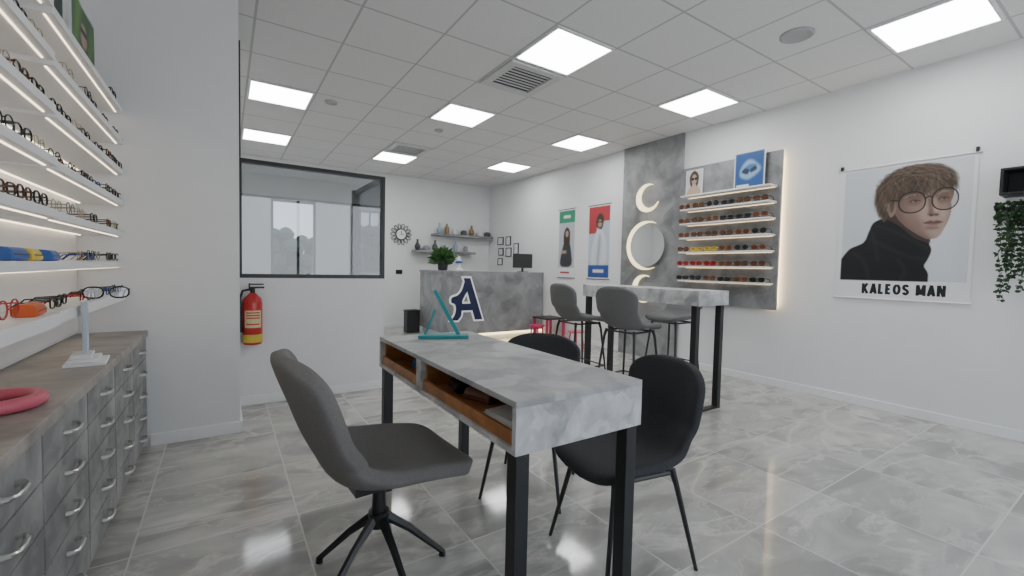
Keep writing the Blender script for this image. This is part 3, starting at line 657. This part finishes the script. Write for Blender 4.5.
for (z, xs) in ((2.02, (3.95, 4.13, 4.33, 4.55, 4.75, 4.97, 5.16)), (1.64, (3.45, 3.65, 3.85, 4.05, 4.35, 4.6))):
    for x in xs:
        i = random.randrange(5); j = random.randrange(5)
        o = M().lathe(profs[i], n=16).obj("vase", VC[j], smooth=True)
        tag(o, "small %s ornament on the reception wall shelf" % ("grey ceramic", "white ceramic", "dark ceramic", "bronze coloured", "pale blue glazed")[j], "vase", "ornaments on the reception shelves", loc=(x, YF-.12, z+.001))
box("wall_socket", (3.02, 3.16, YF-.012, YF-.001, 1.12, 1.21), BLKP, bevel=.003, label="small dark electrical switch plate on the white wall", category="switch")

# ------------------------------------------------------------------ reception desk
rd = empty("reception_desk", "tall grey concrete look reception desk with glowing base", "reception desk", (3.25, 6.9, 0))
DW = XR-.018-3.25
M().box(0, DW, 0, .12, .10, 1.18).box(0, .12, .1201, 1.4, .10, 1.18).obj("front_panel", CONCR, rd, bevel=.004)
M().box(-.01, DW, -.01, .45, 1.1805, 1.225).box(-.01, .45, .4501, 1.42, 1.1805, 1.225).obj("worktop", CONCR, rd, bevel=.004)
M().box(.05, DW, .05, .11, 0, .099).box(.05, .11, .111, 1.35, 0, .099).obj("plinth", WHITE, rd)
M().box(.05, DW, .004, .049, .060, .098).obj("led_strip", mat("desk_led", (1, 1, 1), .5, em=3.5, emc=(1, .78, .38)), rd)
lg = empty("logo_sign", "navy blue stylised letter A logo with white outline on desk", "sign", (3.30, 6.898, .34))
fn = lambda a, b, t: (a, -t, b)
slab = [(.20, .76), (.33, .76), (.59, .02), (.44, .02)]
lft = curve([(.22, .70), (.17, .55), (.09, .46), (-.02, .42), (-.03, .34), (.04, .30), (.06, .20), (.03, .10), (-.04, .02)], 4)+curve([(.10, .02), (.16, .10), (.17, .19)], 4)+[(.42, .19), (.38, .31), (.18, .31)]+curve([(.18, .36), (.23, .46), (.30, .56)], 4)
def grow(P, g):
    out = []; n = len(P); A = sum(P[i][0]*P[(i+1) % n][1]-P[(i+1) % n][0]*P[i][1] for i in range(n)); sg = 1 if A > 0 else -1
    for i in range(n):
        a, b, c = P[i-1], P[i], P[(i+1) % n]
        l1 = hypot(b[0]-a[0], b[1]-a[1]) or 1; l2 = hypot(c[0]-b[0], c[1]-b[1]) or 1
        nx = (b[1]-a[1])/l1+(c[1]-b[1])/l2; ny = -((b[0]-a[0])/l1+(c[0]-b[0])/l2); l = hypot(nx, ny) or 1
        k = min(1.6, 2/max(l, .6)); out.append((b[0]+sg*nx/l*g*k, b[1]+sg*ny/l*g*k))
    return out
mo_, ml_ = M(), M()
for i, P in enumerate((slab, lft)):
    mo_.prism(grow(P, .034), fn, .001+i*.0002, .008+i*.0004); ml_.prism(P, fn, .011, .015+i*.0004)
mo_.obj("logo_outline", mat("logo_white_glow", (.9, .9, .9), .5, em=.15, emc=(1, 1, 1)), lg); ml_.obj("logo_letter", NAVY, lg)  # outline is no lamp; faint glow added to its white to brighten it
mo = empty("monitor", "black computer monitor on the reception desk", "monitor", (4.95, 7.18, 1.2255), -.3)
M().box(-.2, .2, -.015, .015, .08, .36).obj("screen", BLKP, mo, bevel=.006)
M().box(-.02, .02, -.01, .02, .012, .09).box(-.1, .1, -.07, .07, 0, .012).obj("stand", BLKP, mo, bevel=.003)
vp = empty("potted_plant", "small green leafy plant in dark pot on reception desk", "plant", (3.42, 7.6, 1.2255))
M().lathe([(.07, 0), (.09, .02), (.10, .15), (.09, .15), (.08, .12), (.01, .12)], n=20).obj("pot", BLKP, vp, smooth=True)
m = M()
for i in range(150):
    a = random.uniform(0, 2*pi); el = random.uniform(-.1, 1.3)
    leaf(m, (.05*cos(a), .05*sin(a), random.uniform(.12, .28)), (cos(a)*cos(el), sin(a)*cos(el), sin(el)), random.uniform(.12, .26), .06)
m.obj("foliage", mat("plant_green", (.05, .13, .035), .6, noise=.4, nscale=30), vp)
bl = empty("figurine", "blue and white ceramic ornament on the reception desk", "ornament", (3.52, 7.12, 1.2255))
M().lathe([(.08, 0), (.085, .02), (.05, .04), (.03, .10), (.06, .16), (.03, .22), (.015, .26)], n=16).obj("body", PAPER, bl, smooth=True)
M().lathe([(.063, 0), (.07, .02), (.055, .045), (.045, .05)], (0, 0, .135), 16).obj("band", BLUE, bl, smooth=True)
o = M().box(-.13, .13, -.1, .1, 0, .40).box(-.135, .135, -.105, .105, .4002, .44).obj("waste_bin", BLKP, bevel=.01); tag(o, "black lidded waste bin on the tiled floor", "bin", loc=(3.05, 8.2, .001))

# ------------------------------------------------------------------ fire extinguisher
fe = empty("fire_extinguisher", "red fire extinguisher with printed yellow label hanging on the wall", "fire extinguisher", (.20, 4.450, .56))
M().lathe([(.03, 0), (.068, .01), (.076, .03), (.076, .37), (.068, .41), (.04, .44), (.025, .46)], n=28).obj("body", RED, fe, smooth=True)
def band(z0, z1, half, m, nm, r=.0770):
    lv = []; q = []
    for i in range(15):
        a = -pi/2-half+2*half*i/14
        for z in (z0, z1): lv.append((r*cos(a), r*sin(a), z))
    for i in range(14): q.append((2*i, 2*i+2, 2*i+3, 2*i+1))
    M().add(lv, q).obj(nm, m, fe, smooth=True)
LY = mat("label_yellow", (.66, .50, .07), .5)
band(.03, .10, 1.5, LY, "label_band"); band(.16, .31, .9, mat("label_cream", (.62, .55, .30), .5), "label")
for z in (.285, .262, .239, .185): band(z, z+.011, .7, RED, "label_line", .0774)
M().cyl((0, 0, .46), (0, 0, .50), .02, n=12).box(-.02, .09, -.012, .012, .50, .515).box(-.02, .085, -.012, .012, .53, .542).box(-.03, -.018, -.014, .014, .48, .545).obj("valve", BLKP, fe, bevel=.002)
M().tube([(-.025, 0, .49), (-.074, -.01, .48), (-.094, -.015, .42), (-.092, -.015, .25), (-.087, -.015, .12)], [.010]*4+[.014], 8).obj("hose", BLKP, fe, smooth=True)
M().box(-.03, .03, .072, .0995, .34, .40).obj("wall_bracket", BLKP, fe)

# ------------------------------------------------------------------ consulting table
ct = empty("consulting_table", "grey concrete look consulting table with black legs and wooden cubbies", "table", (.73, 1.074, 0))
TW, TL, Z0, Z1 = .563, 1.395, .711, .880
M().box(0, TW, 0, TL, Z1-.020, Z1).obj("tabletop", CONC, ct, bevel=.0015)
M().box(0, TW, 0, .022, Z0, Z1-.0202).box(0, TW, TL-.022, TL, Z0, Z1-.0202).box(TW-.022, TW, .0222, TL-.0222, Z0, Z1-.0202).box(.0, TW-.0222, .0222, TL-.0222, Z0, Z0+.018).box(0, TW-.0222, .77, .825, Z0+.0182, Z1-.0202).obj("apron", CONCL, ct, bevel=.0015)
for (a, b) in ((.024, .768), (.827, TL-.024)):
    tr = M(); z = Z0+.0192
    tr.box(.012, .40, a, b, z, z+.012); tr.box(.012, .026, a, b, z+.0122, z+.044); tr.box(.386, .40, a, b, z+.0122, Z1-.03)
    tr.box(.0262, .3858, a, a+.012, z+.0122, Z1-.033); tr.box(.0262, .3858, b-.012, b, z+.0122, Z1-.033)
    tr.obj("wooden_tray", WOOD, ct, bevel=.001)
for x in (.011, TW-.062):
    for y in (.011, TL-.062):
        M().box(x, x+.051, y, y+.051, 0, Z0-.0005).obj("leg", BLACK, ct, bevel=.002)
zt = Z0+.0192+.0135
def papers(loc, rz, lab="stack of white papers inside the table cubby"):
    tag(M().box(-.09, .09, -.12, .12, 0, .008).box(-.08, .09, -.11, .10, .0082, .022).obj("paper_stack", PAPER), lab, "papers", loc=loc, rz=rz)
papers((.73+.15, 1.074+.20, zt), .1)
case((.73+.14, 1.074+.46, zt), mat("brown_leather", (.15, .06, .03), .5), "brown glasses case inside the table cubby", .3, .14)
case((.73+.13, 1.074+.64, zt), PBLK, "black glasses case inside the table cubby", -.2, .13)
case((.73+.15, 1.074+1.10, zt), BLUE, "blue glasses case inside the table cubby", .2, .13)
ts = empty("display_stand", "teal metal eyewear stand with slanted bars on the table", "display stand", (1.05, 2.28, .8805), -.45)
M().box(-.15, .13, -.05, .05, 0, .018).obj("base", TEAL, ts, bevel=.003)
M().tube([(.074, 0, .018), (-.065, 0, .27)], .015, 4).obj("long_bar", TEAL, ts)
M().tube([(-.116, .0, .018), (-.06, .0, .158)], .007, 6).obj("short_bar", TEAL, ts)

# ------------------------------------------------------------------ chairs (one moulded shell, split into seat and backrest)
def bucket(prof, split, m, parent, thick=.045, R=64, Df=.09, Db=.12, p=2.5):
    pts = []; n = 24; Q = [prof[0]]+list(prof)+[prof[-1]]
    for i in range(1, len(Q)-2):
        for j in range(n): pts.append(cr(Q[i-1], Q[i], Q[i+1], Q[i+2], j/n)+(i-1+j/n,))
    pts.append(tuple(prof[-1])+(len(prof)-1.0,)); A = np.array(pts)
    s = np.concatenate([[0], np.cumsum(np.hypot(np.diff(A[:, 0]), np.diff(A[:, 1])))]); L_ = s[-1]
    sk = L_*(1-np.cos(np.pi*np.arange(R)/(R-1)))/2
    B = np.array([np.interp(sk, s, A[:, c]) for c in range(6)]).T
    nt = 28; G_ = []; es = []
    for i in range(R):
        x, z, hw, cx, cz, src = B[i]; e1, e2 = sk[i], L_-sk[i]; k = 1
        if e1 < Df: k *= max(.30, (1-((Df-e1)/Df)**p)**(1/p))
        if e2 < Db: k *= max(.30, (1-((Db-e2)/Db)**p)**(1/p))
        row = []
        for j in range(nt+1):
            y = sin((-1+2*j/nt)*pi/2)*k; row.append(Vector((x+cx*abs(y)**2.2, hw*y, z+cz*abs(y)**2.2)))
        G_.append(row); es.append(min(e1, e2))
    top, bot = [], []
    for i in range(R):
        q = min(1, es[i]/(thick*.6)); ef = sqrt(max(0, 1-(1-q)**2)); rt, rb = [], []
        for j in range(nt+1):
            a = G_[min(R-1, i+1)][j]-G_[max(0, i-1)][j]; b = G_[i][min(nt, j+1)]-G_[i][max(0, j-1)]
            nn = a.cross(b); nn = nn.normalized() if nn.length > 1e-9 else Vector((0, 0, 1))
            f2 = min(1, min(j, nt-j)/6.0); tf = sqrt(max(0, 1-(1-f2)**2))
            h_ = thick/2*max(.04, ef*tf); rt.append(G_[i][j]+nn*h_); rb.append(G_[i][j]-nn*h_)
        top.append(rt); bot.append(rb)
    si = int(np.argmin(abs(B[:, 5]-split)))
    for nm, r0_, r1_ in (("seat", 0, si), ("backrest", si, R-1)):
        vs = []; fs = []; C2 = 2*(nt+1)
        for i in range(r0_, r1_+1): vs += top[i]+bot[i]
        for i in range(r1_-r0_):
            for j in range(nt):
                a = i*C2+j; fs.append((a, a+1, a+1+C2, a+C2)); b = a+nt+1; fs.append((b, b+C2, b+C2+1, b+1))
            a = i*C2; fs.append((a, a+C2, a+C2+nt+1, a+nt+1)); a = i*C2+nt; fs.append((a, a+nt+1, a+C2+nt+1, a+C2))
        for i in (0, r1_-r0_):
            for j in range(nt): a = i*C2+j; fs.append((a, a+nt+1, a+nt+2, a+1))
        M().add(vs, fs).obj(nm, m, parent, smooth=True)
def prof_of(hs, ht, d=.25, w=.235, lean=.10, rim=.035, wrap=.05, back=-.20):
    hb = ht-hs; F = lambda f: back-.04-lean*f
    return [(d+.012, hs-.040, w*.92, -.0, 0), (d-.03, hs-.008, w*.97, 0, rim*.2), (.10, hs-.006, w*1.02, 0, rim*.8), (-.04, hs-.014, w*1.03, 0, rim*1.3), (back+.07, hs-.004, w*1.0, .01, rim*1.6), (back+.015, hs+.035, w*.98, .035, rim*1.3), (back-.02, hs+.10, w*.97, wrap, rim*.5),
            (F(.2), hs+hb*.40, w*1.0, wrap, 0), (F(.5), hs+hb*.62, w*1.04, wrap, 0), (F(.78), hs+hb*.82, w*1.04, wrap, 0), (F(1), ht, w*1.0, wrap*.9, 0)]
sw = empty("swivel_chair", "grey fabric swivel chair with black star base at the table", "chair", (.53, 1.78, 0), .06)
bucket(prof_of(.470, .955, d=.31, w=.28, lean=.13, rim=.055, wrap=.065), 6.2, FABG, sw, thick=.066)
M().cyl((0, 0, .24), (0, 0, .40), .03, .024, n=16).cyl((0, 0, .205), (0, 0, .265), .042, .042, n=16).box(-.12, .12, -.08, .08, .385, .42).obj("column", BLACK, sw, smooth=True)
for i in range(5):
    a = 2*pi*i/5-.20
    M().tube([(.03*cos(a), .03*sin(a), .238), (.13*cos(a), .13*sin(a), .16), (.28*cos(a), .28*sin(a), .014)], [.021, .016, .012], 6).cyl((.275*cos(a), .275*sin(a), 0), (.275*cos(a), .275*sin(a), .012), .015, n=10).obj("leg", BLACK, sw, smooth=True)
def chair4(loc, rz, fab, hs, ht, label, group, name="dining_chair", spread=.235, lr=.011, foot=False, lean=.11, cat="chair", w=.235):
    c = empty(name, label, cat, loc, rz, group)
    bucket(prof_of(hs, ht, w=w, lean=lean), 6.2, fab, c, thick=.045)
    for sx in (1, -1):
        for sy in (1, -1):
            M().tube([(sx*.15, sy*.15, hs-.035), (sx*.165, sy*.165, hs-.10), (sx*(spread), sy*(spread-.01), 0)], [.016, lr*1.15, lr*.75], 8).obj("leg", BLACK, c, smooth=True)
    M().tube([(.15, .15, hs-.05), (-.15, .15, hs-.05), (-.15, -.15, hs-.05), (.15, -.15, hs-.05)], .01, 6, closed=True).obj("seat_frame", BLACK, c)
    if foot:
        k = .205; M().tube([(k, k, .27), (-k, k, .27), (-k, -k, .27), (k, -k, .27)], .008, 6, closed=True).obj("footrest", BLACK, c)
    return c
G = "charcoal chairs at the table"
chair4((1.50, 1.345, 0), pi-.17, FABD, .46, .88, "charcoal upholstered chair with thin black legs tucked at table", G, w=.225, lean=.04)
chair4((1.50, 2.05, 0), radians(-140), FABD, .465, .87, "charcoal upholstered chair partly hidden behind the table", G, w=.235, lean=.05)
# ------------------------------------------------------------------ bar table and stools
bt = empty("bar_table", "tall narrow grey concrete look bar table with black frame", "table", (3.50, 2.32, 0))
BW, BL = .47, 1.50
M().box(0, BW, 0, BL, .985, 1.12).obj("tabletop", CONCL, bt, bevel=.002)
for y in (.03, BL-.085):
    M().box(.02, .075, y, y+.055, .02, .984).obj("leg", BLACK, bt, bevel=.002)
    M().box(BW-.075, BW-.02, y, y+.055, .02, .984).obj("leg", BLACK, bt, bevel=.002)
    M().box(.02, BW-.02, y, y+.055, 0, .0198).obj("foot_bar", BLACK, bt)
G = "grey bar stools at the tall table"
chair4((3.21, 2.84, 0), .12, FABM, .77, 1.14, "grey upholstered bar stool beside the tall table", G, "bar_stool", foot=True, lean=.04, cat="stool", w=.22)
chair4((3.21, 3.55, 0), -.1, FABM, .77, 1.14, "grey upholstered bar stool beside the tall table", G, "bar_stool", foot=True, lean=.04, cat="stool", w=.22)
chair4((4.27, 3.15, 0), pi, FABM, .77, 1.06, "grey upholstered bar stool between tall table and wall", G, "bar_stool", foot=True, lean=.04, cat="stool", w=.22)
kt = empty("kids_table", "low black topped children's table with magenta legs by wall", "table", (5.0, 6.35, 0))
M().box(-.22, .22, -.22, .22, .38, .41).obj("tabletop", BLKP, kt, bevel=.006)
for sx in (1, -1):
    for sy in (1, -1): M().box(sx*.19-.02, sx*.19+.02, sy*.19-.02, sy*.19+.02, 0, .3795).obj("leg", MAG, kt, bevel=.003)
for (x, y, m, l) in ((4.78, 5.35, PINK, "small pink children's stool on the tiled floor"), (4.62, 6.2, MAG, "small magenta children's stool beside the low table")):
    k = empty("kids_stool", l, "stool", (x, y, 0))
    M().lathe([(.02, .27), (.13, .272), (.14, .285), (.135, .30), (.02, .303)], n=20).obj("seat", m, k, smooth=True)
    for i in range(4):
        a = pi/4+i*pi/2; M().cyl((.09*cos(a), .09*sin(a), .2705), (.13*cos(a), .13*sin(a), 0), .014, n=8).obj("leg", m, k, smooth=True)

# ------------------------------------------------------------------ world, camera
wd = bpy.data.worlds.new("World"); bpy.context.scene.world = wd; wd.use_nodes = True
nt = wd.node_tree; bg = nt.nodes["Background"]
tc = nt.nodes.new("ShaderNodeTexCoord"); sp = nt.nodes.new("ShaderNodeSeparateXYZ"); rp = nt.nodes.new("ShaderNodeValToRGB")
nt.links.new(tc.outputs["Generated"], sp.inputs[0]); nt.links.new(sp.outputs["Z"], rp.inputs["Fac"]); nt.links.new(rp.outputs["Color"], bg.inputs["Color"])
rp.color_ramp.elements[0].position = .0; rp.color_ramp.elements[0].color = (.90, .94, 1, 1); rp.color_ramp.elements[1].position = .5; rp.color_ramp.elements[1].color = (.66, .80, 1, 1)
bg.inputs["Strength"].default_value = 2.6

f, yaw, pt, ro = 437.44, radians(33.277), radians(2.492), radians(1.266)
d = Vector((sin(yaw)*cos(pt), cos(yaw)*cos(pt), -sin(pt))); r0 = Vector((cos(yaw), -sin(yaw), 0)); u0 = r0.cross(d)
r = r0*cos(ro)+u0*sin(ro); u = -r0*sin(ro)+u0*cos(ro)
cam = bpy.data.cameras.new("Camera"); co = bpy.data.objects.new("Camera", cam); COL.objects.link(co)
cam.sensor_width = 36; cam.lens = 36*f/1024; cam.clip_start = .02
co.matrix_world = Matrix(((r.x, u.x, -d.x, 0), (r.y, u.y, -d.y, 0), (r.z, u.z, -d.z, 1.28), (0, 0, 0, 1)))
bpy.context.scene.camera = co
